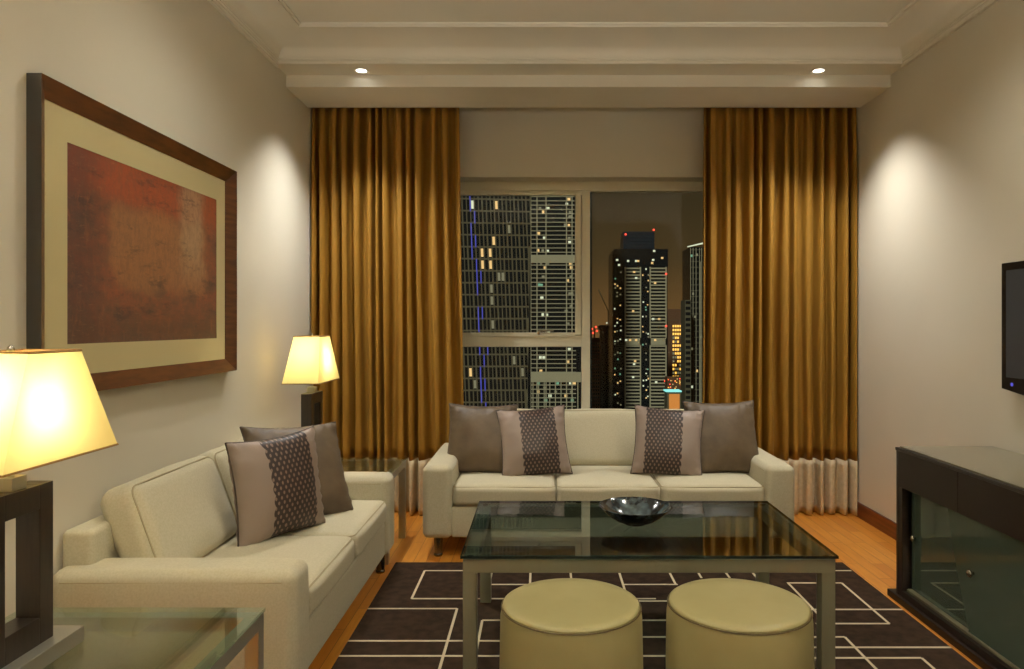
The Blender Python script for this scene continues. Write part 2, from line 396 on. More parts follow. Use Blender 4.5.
# window: head strip, opening sash on the left, fixed pane on the right
win = bpy.data.objects.new('window_1', None); C.objects.link(win); win.location = (0, 0, 0); struct(win, 'cream framed window onto the night city')
fy0, fy1 = 5.275, 5.335
mb = MB(); mb.box(WX0, WX1, fy0, fy1, 2.293, WZ1); mb.box(WX0, WX0 + .06, fy0, fy1, WZ0, 2.293); mb.box(WX1 - .06, WX1, fy0, fy1, WZ0, 2.293)
mb.box(WX0 + .06, WX1 - .06, fy0, fy1, WZ0, WZ0 + .06); mb.box(.305, .367, fy0, fy1, WZ0 + .06, 2.293)
mb.box(WX0 + .06, .305, fy0, fy1, 1.150, 1.235)
struct(mb.build('window_frame', M['white_frame'], win, bevel=.004))
mb = MB(); sy0, sy1 = fy0 - .012, fy0 + .03
mb.box(WX0 + .06, .305, sy0, sy1, 2.262, 2.290); mb.box(.258, .300, sy0, sy1, 1.238, 2.262); mb.box(WX0 + .06, WX0 + .10, sy0, sy1, 1.238, 2.262); mb.box(WX0 + .10, .258, sy0, sy1, 1.225, 1.255)
struct(mb.build('sash', M['white_frame'], win, bevel=.003))
for nm, a, b, c_, d in (('pane', WX0 + .08, .280, 1.245, 2.275), ('pane', WX0 + .055, .31, WZ0 + .05, 1.16), ('pane', .36, WX1 - .055, WZ0 + .05, 2.30)):
    struct(bx(a, b, 5.300, 5.308, c_, d).build(nm, M['win_glass'], win))
struct(bx(WX0, WX1, YB + .001, fy0 + .02, WZ0 - .03, WZ0 + .002).build('window_sill', M['white_frame'], win, bevel=.004))
mb = MB(); mb.box(-.02, .10, sy0 - .012, sy0, 1.262, 1.272); mb.box(-.02, .0, sy0 - .012, sy0, 1.24, 1.262)
struct(mb.build('window_handle', M['chrome'], win, bevel=.002))

# ------------------------------------------------------------------ curtains
def curtain(x0, x1, seed, label, xt0, xt1, nf):
    rnd = random.Random(seed); ws = [rnd.uniform(.6, 1.45) for _ in range(nf)]; tot = sum(ws); ws = [q / tot for q in ws]
    amp = [rnd.uniform(.55, 1.25) for _ in range(nf)]; lat = [rnd.uniform(-.25, .25) for _ in range(nf)]
    t = thing('curtain', label, 'curtain', ((x0 + x1) / 2, 4.985, 0), 0, None)
    ox, oy = (x0 + x1) / 2, 4.985
    def P(k, u, z):        # k-th fold, u in 0..1 through the fold
        fz = z / 2.85; s0 = sum(ws[:k]); s = s0 + ws[k] * u
        top = min(1, max(0, (fz - .8) / .2)); bot = 1 - fz
        X0_ = x0 * (1 - fz) + xt0 * fz; X1_ = x1 * (1 - fz) + xt1 * fz
        x = X0_ + (X1_ - X0_) * s + (X1_ - X0_) * ws[k] * (.07 * math.sin(4 * PI * u) + lat[k] * .7 * (math.sin(2.2 * fz * PI + seed + k) ) * math.sin(PI * u))
        A = .064 * amp[k] * (1 - .25 * top) * (.85 + .15 * math.sin(3 * fz + k))
        an = amp[(k + 1) % nf]; A = A * (1 - u) + .064 * an * (1 - .25 * top) * u
        y = -A * math.cos(2 * PI * u) + .006 * noise.noise(Vector((s * 9, z * 1.5, seed)))
        return (x - ox, y, z)
    def sheet(zs, off=0):
        mb = MB(); nu = 16; cols = []
        for k in range(nf):
            for i in range(nu): cols.append((k, i / nu))
        cols.append((nf - 1, 1.0))
        vs = [P(k, u, z) for z in zs for (k, u) in cols]; n = len(cols)
        if off: vs = [(a, b + off, c) for a, b, c in vs]
        fs = [(j * n + i, j * n + i + 1, (j + 1) * n + i + 1, (j + 1) * n + i) for j in range(len(zs) - 1) for i in range(n - 1)]
        return mb.add(vs, fs)
    zd = [.38 + (2.85 - .38) * j / 30 for j in range(31)]
    for nm, zs, m_ in (('drape', zd, 'curtain'), ('hem_band', [.008 + (.382 - .008) * j / 8 for j in range(9)], 'hem')):
        o = sheet(zs).build(nm, M[m_], t, smooth=True, fixn=False)
        md = o.modifiers.new('thick', 'SOLIDIFY'); md.thickness = .003; md.offset = 0
        if nm == 'hem_band': lab(o, 'beige band along the bottom of the curtain')
    # stitched hem line and heading tape
    pts = [P(k, i / 12, .085) for k in range(nf) for i in range(12)]
    lab(MB().tube([(a, b - .004, c) for a, b, c in pts], .0022, 6).build('hem_stitching', M['hem'], t), 'raised stitch line above the hem')
    return t
curtain(-1.565, -.512, 3, 'ochre floor-length curtain hanging at left of the window beside the table lamp', -1.565, -.555, 13)
curtain(1.108, 2.165, 8, 'ochre floor-length curtain hanging at right of the window near the dark cabinet', 1.125, 2.165, 13)
o = bx(-1.56, 2.16, 4.975, 4.995, 2.852, 2.87).build('curtain_track', M['white_frame'])
mb_b = MB().box(-1.56, 2.16, 4.97, 5.0, 2.87, 2.995); pb = mb_b.build('track_mount', M['ceil'], o)
tag(o, 'white curtain track hidden in the ceiling pocket above the window', 'curtain track')

# ------------------------------------------------------------------ downlights
def downlight(x, y, z, label, group=None):
    t = thing('downlight', label, 'ceiling light', (x, y, z), 0, group)
    MB().lathe([(.046, 0), (.050, -.004), (.044, -.007), (.031, -.004), (.031, -.001)], close=False).build('trim_ring', M['white_ring'], t, smooth=True)
    MB().lathe([(.001, -.003), (.031, -.003), (.031, -.001), (.001, -.001)], close=True).build('lens', M['lens'], t)
    return t
downlight(DL[0][0], DL[0][1], ZS, 'small lit round downlight in the soffit above the left curtain')
downlight(DL[1][0], DL[1][1], ZS, 'small lit round downlight in the soffit above the right curtain')

# ------------------------------------------------------------------ rug
RX0, RX1, RY0, RY1 = -.79, 1.657, .55, 3.946
mb = MB(); mb.box(RX0, RX1, RY0, RY1, .0, .010); mb.cur = 1
LW = .011
def hl(y, a, b): mb.box(a, b, y - LW / 2 - .001, y + LW / 2 + .001, .0095, .0108)
def vl(x, a, b): mb.box(x - LW / 2, x + LW / 2, min(a, b), max(a, b), .0095, .0110)
hl(3.81, -.61, -.05); hl(3.81, .25, .41); hl(3.81, 1.11, RX1 - .01); vl(-.61, 3.42, 3.81); hl(3.42, -.61, .55)
vl(-.254, 3.607, 3.81); vl(-.05, 3.607, 3.81); hl(3.607, -.27, .0); vl(.16, 3.5, 3.81); vl(.416, 3.42, 3.83); hl(3.607, .42, .69)
vl(.68, 3.607, 3.82); vl(.83, 3.7, 3.82); vl(.975, 3.7, 3.82); vl(1.115, 3.66, 3.82); hl(3.39, .30, .75)
hl(3.30, RX0, -.38); vl(-.38, 2.2, 3.30); hl(2.963, RX0, .05); hl(2.828, RX0, .66); vl(-.254, 1.9, 3.17); hl(3.17, -.254, .64)
hl(3.0, .22, 1.27); vl(1.27, 2.1, 3.0); hl(2.903, .75, RX1); hl(2.811, .75, 1.49); vl(1.49, 2.0, 2.811)
hl(3.628, 1.245, 1.52); vl(1.52, 3.134, 3.628); hl(3.134, 1.20, 1.52); vl(1.25, 3.2, 3.628); hl(3.29, .85, RX1)
hl(2.55, -.38, .35); hl(2.35, RX0, .1); vl(.1, 1.4, 2.35); hl(2.1, .6, 1.27); vl(.6, 1.1, 2.45); hl(2.0, .6, 1.49); hl(1.7, -.6, .9)
vl(-.6, 1.2, 1.7); hl(1.4, .1, 1.5); hl(1.2, -.6, .6); vl(1.1, .8, 1.4); hl(.9, -.5, 1.3); vl(-.2, .7, 1.2); hl(2.6, 1.27, RX1)
rug = mb.build('area_rug', [M['rug'], M['rugline']])
tag(rug, 'dark brown rug with thin cream lines under the glass coffee table', 'rug')
ZR = .0112

# ------------------------------------------------------------------ sofas
def loop_rect(w_, h_, r, n=5):
    pts = []
    for cx, cy, a0 in ((w_ - r, h_ - r, 0), (-w_ + r, h_ - r, 90), (-w_ + r, -h_ + r, 180), (w_ - r, -h_ + r, 270)):
        for i in range(n + 1): a = R(a0 + 90 * i / n); pts.append((cx + r * math.cos(a), cy + r * math.sin(a)))
    return pts
def sofa(name, label, W, nseat, loc, rz, D=.83):
    t = thing(name, label, 'sofa', loc, rz)
    aw, ah, zb = .165, .52, .11; h = W / 2
    for s in (-1, 1):
        x0, x1 = (-h, -h + aw) if s < 0 else (h - aw, h)
        a = MB().rbox(x0, x1, 0, D, zb, ah, r=.035, n=8, k=4, puff=(.006, .004, .004)).build('armrest', M['sofa'], t, smooth=True)
        # welt lines along the top of the arm
        xo = x1 + .001 if s > 0 else x0 - .001
        MB().tube([(x0 - .0005, .04, ah - .034), (x0 - .0015, D - .04, ah - .034)], .0022, 6).build('welt', M['pipe'], a)
        MB().tube([(x1 + .0005, .04, ah - .034), (x1 + .0015, D - .04, ah - .034)], .0022, 6).build('welt', M['pipe'], a)
        for y in (.06, D - .06):
            MB().lathe([(.021, 0), (.024, .004), (.024, .012), (.021, .016), (.026, zb + .002)], (x0 + x1) / 2, y, 20).build('leg', M['leg'], t, smooth='auto')
    MB().rbox(-h + aw - .004, h - aw + .004, .018, D - .02, zb + .004, .287, r=.012, n=4, k=3).build('base_frame', M['sofa'], t, smooth=True)
    MB().rbox(-h + .06, h - .06, D - .105, D - .001, zb + .01, .635, r=.022, n=6, k=4).build('back_frame', M['sofa'], t, smooth=True)
    iw = (W - 2 * aw) / nseat
    for i in range(nseat):
        cx = -h + aw + iw * (i + .5); hw = iw / 2 - .002
        c_ = MB().rbox(cx - hw, cx + hw, .008, D - .20, .287, .408, r=.032, n=10, k=4, puff=(.001, .010, .014), wob=.003, seed=i * 3 + W).build('seat_cushion', M['sofa'], t, smooth=True)
        zz = .408 - .010
        pl = [(cx + a, .008 + .010 + (D - .228) / 2 + b, zz) for a, b in loop_rect(hw - .005, (D - .228) / 2 + .001, .03)]
        MB().tube(pl, .0035, 6, True).build('piping', M['pipe'], c_, smooth=True)
        # back cushion, leaning back
        mbk = MB().rbox(-hw, hw, -.065, .075, 0, .375, r=.045, n=10, k=4, puff=(.002, .020, .008), wob=.004, seed=i * 5 + W)
        mx = Matrix.Translation((cx, D - .238, .392)) @ Matrix.Rotation(R(-20), 4, 'X')
        bc = mbk.xform(mx).build('back_cushion', M['sofa'], t, smooth=True)
        pl = [mx @ Vector((a, -.065 + .012, .1875 + b)) for a, b in loop_rect(hw - .012, .1875 - .012, .035)]
        MB().tube(pl, .0032, 6, True).build('piping', M['pipe'], bc, smooth=True)
    return t
BS_X0, BS_X1, BS_Y = -.66, 1.433, 4.03
sofa('sofa', 'long cream three-seat sofa with metal legs standing in front of the window', BS_X1 - BS_X0, 3, ((BS_X0 + BS_X1) / 2, BS_Y, 0), 0)
LS_Y0, LS_Y1, LS_X = 2.30, 3.895, -.785
sofa('loveseat', 'cream two-seat sofa standing against the wall under the framed picture', LS_Y1 - LS_Y0, 2, (LS_X, (LS_Y0 + LS_Y1) / 2, 0), R(90), .79)

# ------------------------------------------------------------------ throw pillows (local: x right, z up, faces -y)
def pillow(name, label, mt, pipe, size, thick, mx, seed, group, flip=False):
    mb = MB(); n = 30; h = size / 2; rnd = random.Random(seed)
    def outline(u, v):
        k = .085
        return (u * h * (1 - k * (1 - v * v) - 0.0), v * h * (1 - k * (1 - u * u)))
    idx = {}; vs = []; fs = []; uvs = []
    for side in (-1, 1):
        for j in range(n + 1):
            for i in range(n + 1):
                u, v = math.sin((-1 + 2 * i / n) * PI / 2), math.sin((-1 + 2 * j / n) * PI / 2)
                x, z = outline(u, v); e_ = i in (0, n) or j in (0, n)
                tk = thick / 2 * ((1 - u ** 2) * (1 - v ** 2)) ** .42 * (1 + .12 * noise.noise(Vector((u * 1.7 + seed, v * 1.7, side))))
                ed = max(abs(u), abs(v)); puck = 0 if e_ else .011 * max(0, (ed - .45)) * math.sin((v if abs(u) > abs(v) else u) * 24 + seed + noise.noise(Vector((u * 3, v * 3, seed))) * 5)
                y = side * (tk + puck * (1 if tk > .004 else 0))
                if e_: y = 0
                if e_ and side == 1: idx[(1, i, j)] = idx[(-1, i, j)]; continue
                idx[(side, i, j)] = len(vs); vs.append((x, y, z + h))
        for j in range(n):
            for i in range(n):
                q = [(i, j), (i + 1, j), (i + 1, j + 1), (i, j + 1)]
                if side > 0: q = q[::-1]
                fs.append(tuple(idx[(side, a, b)] for a, b in q))
                def uvp(a, b):
                    x_, z_ = outline(math.sin((-1 + 2 * a / n) * PI / 2), math.sin((-1 + 2 * b / n) * PI / 2)); uu = x_ / size + .5
                    if flip: uu = 1 - uu
                    return (uu if side < 0 else 2 + uu, z_ / size + .5)
                uvs.append([uvp(a, b) for a, b in q])
    mb.add(vs, fs, uvs)
    o = mb.build(name, mt, smooth=True, fixn=False); tag(o, label, 'cushion', group)
    pts = []
    prm = [math.sin((-1 + 2 * i / n) * PI / 2) for i in range(n + 1)]
    for u in prm[:-1]: pts.append(outline(u, -1))
    for v in prm[:-1]: pts.append(outline(1, v))
    for u in reversed(prm[1:]): pts.append(outline(u, 1))
    for v in reversed(prm[1:]): pts.append(outline(-1, v))
    MB().tube([(a, 0, b + h) for a, b in pts], .0042, 6, True).build('piping', pipe, o, smooth=True)
    o.matrix_world = mx
    return o
def pmx(x, y, z, yaw, lean, roll=0):
    return Matrix.Translation((x, y, z)) @ Matrix.Rotation(R(yaw), 4, 'Z') @ Matrix.Rotation(R(-lean), 4, 'X') @ Matrix.Rotation(R(roll), 4, 'Y')
SD, SP, RP = M['satin_dark'], M['satin_pipe'], M['ring_pillow']
gW, gL = 'throw pillows on the long sofa', 'throw pillows on the loveseat'
pillow('throw_pillow', 'plain brown satin pillow leaning at the left end of the long sofa', SD, SP, .43, .17, pmx(-.370, 4.345, .408, -8, 17, 0), 1, gW)
pillow('throw_pillow', 'mauve pillow with dark ring band next to the left plain pillow on the long sofa', RP, SP, .42, .16, pmx(-.015, 4.272, .410, 6, 20, -4), 2, gW)
pillow('throw_pillow', 'mauve pillow with dark ring band next to the right plain pillow on the long sofa', RP, SP, .42, .16, pmx(.749, 4.272, .410, -6, 20, 4), 3, gW, True)
pillow('throw_pillow', 'plain brown satin pillow leaning at the right end of the long sofa', SD, SP, .455, .17, pmx(1.125, 4.335, .406, 6, 19, 0), 4, gW)
pillow('throw_pillow', 'mauve pillow with wide dark ring band in front on the loveseat', RP, SP, .44, .17, pmx(-1.09, 3.07, .405, 57, 8, -2), 5, gL)
pillow('throw_pillow', 'plain dark brown pillow behind the ring band pillow on the loveseat', SD, SP, .48, .17, pmx(-1.065, 3.31, .405, 46, 28, 3), 6, gL)

# ------------------------------------------------------------------ coffee table
TX0, TX1, TY0, TY1, TZ = -.286, 1.078, 2.606, 3.42, .474
ct = thing('coffee_table', 'rectangular glass coffee table with metal frame standing on the rug', 'coffee table', ((TX0 + TX1) / 2, (TY0 + TY1) / 2, ZR))
cx, cy = (TX0 + TX1) / 2, (TY0 + TY1) / 2; hx, hy = (TX1 - TX0) / 2, (TY1 - TY0) / 2; zt = TZ - ZR
gt_ = bx(-hx, hx, -hy, hy, zt - .010, zt).build('glass_top', M['table_glass'], ct)
mb = MB(); e_ = .0025
for a in ((-hx - e_, hx + e_, -hy - e_, -hy), (-hx - e_, hx + e_, hy, hy + e_), (-hx - e_, -hx, -hy, hy), (hx, hx + e_, -hy, hy)): mb.box(*a, zt - .0099, zt - .0002)
lab(mb.build('glass_edge', M['dark_edge'], gt_), 'dark green polished edge of the glass')
tk = .050
mb = MB(); q = .006
mb.box(-hx + q, hx - q, -hy + q, -hy + q + tk, zt - .010 - tk - .004, zt - .014); mb.box(-hx + q, hx - q, hy - q - tk, hy - q, zt - .010 - tk - .004, zt - .014)
mb.box(-hx + q, -hx + q + tk, -hy + q + tk, hy - q - tk, zt - .010 - tk - .004, zt - .014); mb.box(hx - q - tk, hx - q, -hy + q + tk, hy - q - tk, zt - .010 - tk - .004, zt - .014)
mb.build('rail_frame', M['bronze'], ct, bevel=.002)
for sx_ in (-1, 1):
    for sy_ in (-1, 1):
        a, b = sorted((sx_ * (hx - q), sx_ * (hx - q - tk))); c_, d = sorted((sy_ * (hy - q), sy_ * (hy - q - tk)))
        bx(a, b, c_, d, 0, zt - .010 - tk - .0041).build('leg', M['bronze'], ct, bevel=.002)
        MB().lathe([(.012, zt - .0145), (.012, zt - .0101)], sx_ * (hx - .03), sy_ * (hy - .03), 16).build('glass_pad', M['chrome'], ct)

# bowl
prof = [(.001, .0), (.045, .0), (.050, .004), (.086, .018), (.118, .040), (.140, .062), (.150, .072), (.154, .075), (.153, .077), (.148, .075), (.137, .064), (.114, .043), (.082, .022), (.048, .010), (.001, .007)]
o = MB().lathe(prof, n=64).build('decorative_bowl', M['bowl'], smooth=True, loc=(.400, 3.03, TZ + .0003))
tag(o, 'shallow dark glazed bowl standing on the glass coffee table', 'bowl')

# ottomans
def ottoman(x, y, label):
    t = thing('ottoman', label, 'ottoman', (x, y, ZR), 0, 'round leather ottomans in front of the coffee table')
    H = .441 - ZR; Rr = .223
    pr = [(Rr - .02, .012), (Rr - .006, .02), (Rr, .06), (Rr + .003, H * .5), (Rr, H - .045), (Rr - .004, H - .022), (Rr - .007, H - .013)]
    MB().lathe(pr, n=96).build('body', M['leather'], t, smooth=True)
    top = [(Rr - .006, H - .016), (Rr - .008, H - .008), (Rr - .016, H - .0035)]
    for i in range(1, 9): r_ = (Rr - .016) * (1 - i / 8.01); top.append((r_, H - .0035 + .0045 * (1 - (r_ / Rr) ** 2)))
    MB().lathe(top, n=96).build('top', M['leather'], t, smooth=True)
    MB().tube([((Rr - .0035) * math.cos(2 * PI * i / 72), (Rr - .0035) * math.sin(2 * PI * i / 72), H - .0155) for i in range(72)], .0020, 6, True).build('seam', M['seam'], t, smooth=True)
    for k in range(4):
        a = PI / 4 + k * PI / 2; MB().lathe([(.018, 0), (.018, .0122)], .15 * math.cos(a), .15 * math.sin(a), 16).build('foot', M['black'], t)
    return t
ottoman(.098, 2.275, 'round olive leather ottoman, the left one of two before the coffee table')
ottoman(.626, 2.275, 'round olive leather ottoman, the right one of two before the coffee table')

# ------------------------------------------------------------------ side tables
def side_table(x0, x1, y0, y1, label):
    cx, cy = (x0 + x1) / 2, (y0 + y1) / 2; hx, hy = (x1 - x0) / 2, (y1 - y0) / 2
    t = thing('side_table', label, 'side table', (cx, cy, 0)); z = .49; k = .040
    bx(-hx, hx, -hy, hy, z - .010, z).build('glass_top', M['side_glass'], t)
    # green polished edge of the glass
    mb = MB(); q = .003
    zz0, zz1 = z - k - .012, z - .012
    mb.box(-hx + q, hx - q, -hy + q, -hy + q + k, zz0, zz1); mb.box(-hx + q, hx - q, hy - q - k, hy - q, zz0, zz1)
    mb.box(-hx + q, -hx + q + k, -hy + q + k, hy - q - k, zz0, zz1); mb.box(hx - q - k, hx - q, -hy + q + k, hy - q - k, zz0, zz1)
    mb.build('rail_frame', M['tabchrome'], t, bevel=.002)
    for a in (-1, 1):
        for b in (-1, 1):
            p0, p1 = sorted((a * (hx - q), a * (hx - q - k))); r0, r1 = sorted((b * (hy - q), b * (hy - q - k)))
            bx(p0, p1, r0, r1, 0, zz0 - .0001).build('leg', M['tabchrome'], t, bevel=.002)
            MB().lathe([(.009, z - .0125), (.009, z - .0101)], a * (hx - .022), b * (hy - .022), 14).build('glass_pad', M['tabchrome'], t)
    return t
side_table(-1.50, -.797, 1.40, 2.090, 'glass and chrome side table in the near corner beside the loveseat armrest')
side_table(-1.50, -.825, 3.93, 4.46, 'glass and chrome side table in the corner between the two sofas')

# ------------------------------------------------------------------ table lamps (ring in the YZ plane)
def lamp(x, y, label, power):
    t = thing('table_lamp', label, 'lamp', (x, y, .4905), 0, 'pair of table lamps')
    bx(-.066, .066, -.15, .17, 0, .040).build('base', M['tabchrome'], t, bevel=.002)
    mb = MB(); hy, th, z0, z1, hx_ = .105, .048, .0402, .430, .030
    mb.box(-hx_, hx_, -hy, -hy + th, z0, z1); mb.box(-hx_, hx_, hy - th, hy, z0, z1); mb.box(-hx_, hx_, -hy + th, hy - th, z0, z0 + .065); mb.box(-hx_, hx_, -hy + th, hy - th, z1 - .06, z1)
    lab(mb.build('open_frame', M['lampwood'], t, bevel=.0015), 'dark wooden open rectangular frame')
    mb = MB(); mb.box(-.022, .022, -.024, .024, .4302, .462); mb.lathe([(.007, .462), (.007, .50), (.016, .502), (.016, .545)], n=16)
    mb.build('neck', M['tabchrome'], t, bevel=.001)
    # shade: rectangular frustum
    zb_, zt_ = .495, .755; B = (.100, .210); T = (.074, .095)
    mb = MB(); n = 8; vs = []; fs = []; per = []
    def ring(hx2, hy2, z):
        pts = []
        cs = [(-hx2, -hy2), (hx2, -hy2), (hx2, hy2), (-hx2, hy2)]
        for a in range(4):
            p, q2 = cs[a], cs[(a + 1) % 4]
            for i in range(n): f = i / n; pts.append((p[0] + (q2[0] - p[0]) * f, p[1] + (q2[1] - p[1]) * f, z))
        return pts
    K = 8
    for j in range(K + 1): f = j / K; vs += ring(B[0] + (T[0] - B[0]) * f, B[1] + (T[1] - B[1]) * f, zb_ + (zt_ - zb_) * f)
    c4 = 4 * n
    for j in range(K):
        for i in range(c4): fs.append((j * c4 + i, j * c4 + (i + 1) % c4, (j + 1) * c4 + (i + 1) % c4, (j + 1) * c4 + i))
    mb.add(vs, fs); sh = mb.build('shade', M['shade'], t)
    sh.location = (0, .05 if y < 3 else 0, 0)
    for (hx2, hy2, z) in ((B[0], B[1], zb_), (T[0], T[1], zt_)):
        MB().tube([(-hx2, -hy2, z), (hx2, -hy2, z), (hx2, hy2, z), (-hx2, hy2, z)], .0035, 4, True).build('trim', M['shade_trim'], sh)
    mb = MB().tube([(-T[0], 0, zt_ - .004), (T[0], 0, zt_ - .004)], .0022, 6); mb.tube([(0, -T[1], zt_ - .004), (0, T[1], zt_ - .004)], .0022, 6); mb.build('spider', M['chrome'], sh)
    mb = MB().tube([(0, 0, .545), (.03, 0, .58), (.035, 0, .66), (0, 0, zt_ - .004)], .0022, 6); mb.tube([(0, 0, .545), (-.03, 0, .58), (-.035, 0, .66), (0, 0, zt_ - .004)], .0022, 6); mb.build('harp', M['chrome'], t)
    MB().lathe([(.004, zt_ - .004), (.009, zt_ + .004), (.007, zt_ + .012), (.002, zt_ + .018)], n=14).build('finial', M['chrome'], t, smooth=True)
    MB().lathe([(.010, .545), (.014, .553), (.024, .566), (.026, .580), (.020, .594), (.004, .602)], n=20).build('bulb', M['bulb'], t, smooth=True)
    light('lamp_light', 'POINT', (x, y, .4905 + .615), power, (1.0, .86, .60), shadow_soft_size=.02)
    return t
lamp(-1.250, 1.700, 'large lit table lamp on the near side table, its shade in front of the picture', 6)
lamp(-1.318, 4.165, 'lit table lamp on the corner table in front of the left curtain', 5.5)

# ------------------------------------------------------------------ framed picture on the left wall
ay0, ay1, az0, az1 = 2.213, 3.64, 1.081, 2.085
ap = thing('framed_picture', 'large walnut framed abstract print in rust tones hanging above the loveseat', 'picture', (XL, (ay0 + ay1) / 2, az0))
yc = (ay0 + ay1) / 2; W2 = (ay1 - ay0) / 2; Hh = az1 - az0; fw = .060
mb = MB(); ov = [(-W2, 0), (W2, 0), (W2, Hh), (-W2, Hh)]; iv = [(-W2 + fw, fw), (W2 - fw, fw), (W2 - fw, Hh - fw), (-W2 + fw, Hh - fw)]
vs = [(0.001, a, b) for a, b in ov] + [(.048, a, b) for a, b in ov] + [(.016, a, b) for a, b in iv] + [(0.001, a, b) for a, b in iv]
fs = []; 
for i in range(4):
    j = (i + 1) % 4; fs += [(i, j, 4 + j, 4 + i), (4 + i, 4 + j, 8 + j, 8 + i), (8 + i, 8 + j, 12 + j, 12 + i), (12 + i, 12 + j, j, i)]
mb.add(vs, fs); mb.mi = [1 if k % 4 == 0 else 0 for k in range(16)]
mb.build('frame', [M['artframe'], M['artside']], ap)
py0, py1, pz0, pz1 = 2.387 - yc, 3.49 - yc, 1.246 - az0, 1.917 - az0
mb = MB(); a0, a1, b0, b1 = -W2 + fw - .002, W2 - fw + .002, fw - .002, Hh - fw + .002
for (p, q_, r_, s_) in ((a0, a1, b0, pz0), (a0, a1, pz1, b1), (a0, py0, pz0, pz1), (py1, a1, pz0, pz1)): mb.box(.004, .013, p, q_, r_, s_)
mb.build('mount', M['mat'], ap)
mb = MB(); mb.add([(.011, py0 - .002, pz0 - .002), (.011, py1 + .002, pz0 - .002), (.011, py1 + .002, pz1 + .002), (.011, py0 - .002, pz1 + .002)], [(0, 1, 2, 3)], [[(0, 0), (1, 0), (1, 1), (0, 1)]])
o = mb.build('print', M['art'], ap, fixn=False); md = o.modifiers.new('t', 'SOLIDIFY'); md.thickness = .004; md.offset = -1
lab(o, 'abstract rust and brown print')

# ------------------------------------------------------------------ cabinet along the right wall
KX0, KX1, KY1, nk, ku = 1.70, 2.163, 3.435, 4, .48; KH = .734; KY0 = KY1 - .03 - nk * ku
kb = thing('sideboard', 'low dark wood cabinet with glass sliding doors standing against the right wall', 'cabinet', (KX0, KY0, 0))
def kbx(x0, x1, y0, y1, z0, z1): return bx(x0 - KX0, x1 - KX0, y0 - KY0, y1 - KY0, z0, z1)
kbx(KX0 - .015, KX1, KY0 - .04, KY1 + .06, 0, .032).build('plinth', M['wenge_gloss'], kb, bevel=.003)
mb = MB()
for (a) in ((KX0 + .0, KX1, KY1 - .022, KY1, .032, KH - .02), (KX0, KX1, KY0, KY0 + .022, .032, KH - .02), (KX1 - .015, KX1, KY0 + .022, KY1 - .022, .032, KH - .02), (KX0 + .002, KX1 - .015, KY0 + .022, KY1 - .022, .0321, .060)):
    mb.box(a[0] - KX0, a[1] - KX0, a[2] - KY0, a[3] - KY0, a[4], a[5])
mb.build('carcass', M['wenge'], kb)
kbx(KX0 - .004, KX1, KY0 - .004, KY1 + .004, KH - .0199, KH - .006).build('top_panel', M['wenge'], kb, bevel=.002)
lab(kbx(KX0 + .012, KX1 - .012, KY0 + .012, KY1 - .012, KH - .0059, KH).build('glass_top', mat('smoked_top_glass', s2l((112, 108, 88)), .05, spec=.9, coat=.6), kb), 'smoked glass top')
ZD = .545
for k in range(nk):
    y0 = KY1 - .022 - (k + 1) * (ku + .0035); y1 = y0 + ku
    kbx(KX0, KX0 + .020, max(y0 + .0015, KY0 + .02), y1 + .002, ZD, KH - .0215).build('drawer', M['wenge_gloss'], kb, bevel=.0015)
kbx(KX0 + .02, KX1 - .016, KY0 + .022, KY1 - .022, ZD, ZD + .012).build('divider_shelf', M['wenge'], kb)
kbx(KX0 + .002, KX0 + .03, KY1 - .05, KY1 - .0221, .0601, ZD - .0001).build('stile', M['wenge'], kb)
kbx(KX0 + .10, KX1 - .016, KY0 + .022, KY1 - .022, .30, .312).build('inner_shelf', M['wenge'], kb)
mb = MB(); mb.box(KX0 + .022 - KX0, KX0 + .062 - KX0, KY0 + .03 - KY0, KY1 - .055 - KY0, .0602, .070); mb.box(.022, .062, .03, KY1 - .055 - KY0, ZD - .008, ZD - .0001)
lab(mb.build('door_track', M['bronze'], kb), 'metal door track')
for k in range(nk):
    y1 = KY1 - .055 - k * (ku - .01); y0 = y1 - ku - .01; xx = KX0 + (.046 if k % 2 == 0 else .032)
    y0 = max(y0, KY0 + .03)
    dr = kbx(xx, xx + .006, y0, y1, .0705, ZD - .0085).build('sliding_door', M['door_glass'], kb); lab(dr, 'dark green glass sliding door')
    kn = MB().lathe([(.006, 0), (.006, .006), (.013, .012), (.016, .018), (.013, .023), (.004, .025)], n=20)
    kn.xform(Matrix.Translation((xx - KX0, y1 - .035 - KY0, .318)) @ Matrix.Rotation(R(-90), 4, 'Y')).build('knob', M['chrome'], dr, smooth=True)

# ------------------------------------------------------------------ television
tv = thing('television', 'flat black television mounted on the right wall above the cabinet', 'television', (2.10, 2.802, 1.01))
hw, hh = .475, .580
def rr_outline(): 
    pts = [(-hw, hh), (-hw, .012)]
    for i in range(1, 16): f = i / 16; pts.append((-hw + 2 * hw * f, .012 - .040 * math.sin(PI * f)))
    return pts + [(hw, .012), (hw, hh)]
ol = rr_outline()
mb = MB(); nn = len(ol)
vs = [(0, a, b) for a, b in ol] + [(.045, a, b) for a, b in ol]; fs = [tuple(range(nn)), tuple(reversed(range(nn, 2 * nn)))] + [(i, (i + 1) % nn, nn + (i + 1) % nn, nn + i) for i in range(nn)]
mb.add(vs, fs).build('casing', M['black'], tv, bevel=.003)
bx(-.0015, .001, -hw + .035, hw - .035, .065, hh - .035).build('screen', M['screen'], tv)
bx(.045, .078, -.15, .15, .18, .42).build('wall_bracket', M['black'], tv)
mb = MB().lathe([(.001, 0), (.008, 0), (.008, .002), (.001, .002)], n=20).xform(Matrix.Translation((-.0005, hw - .075, .035)) @ Matrix.Rotation(R(-90), 4, 'Y'))
lab(mb.build('indicator_light', M['bluelight'], tv), 'small blue indicator light')

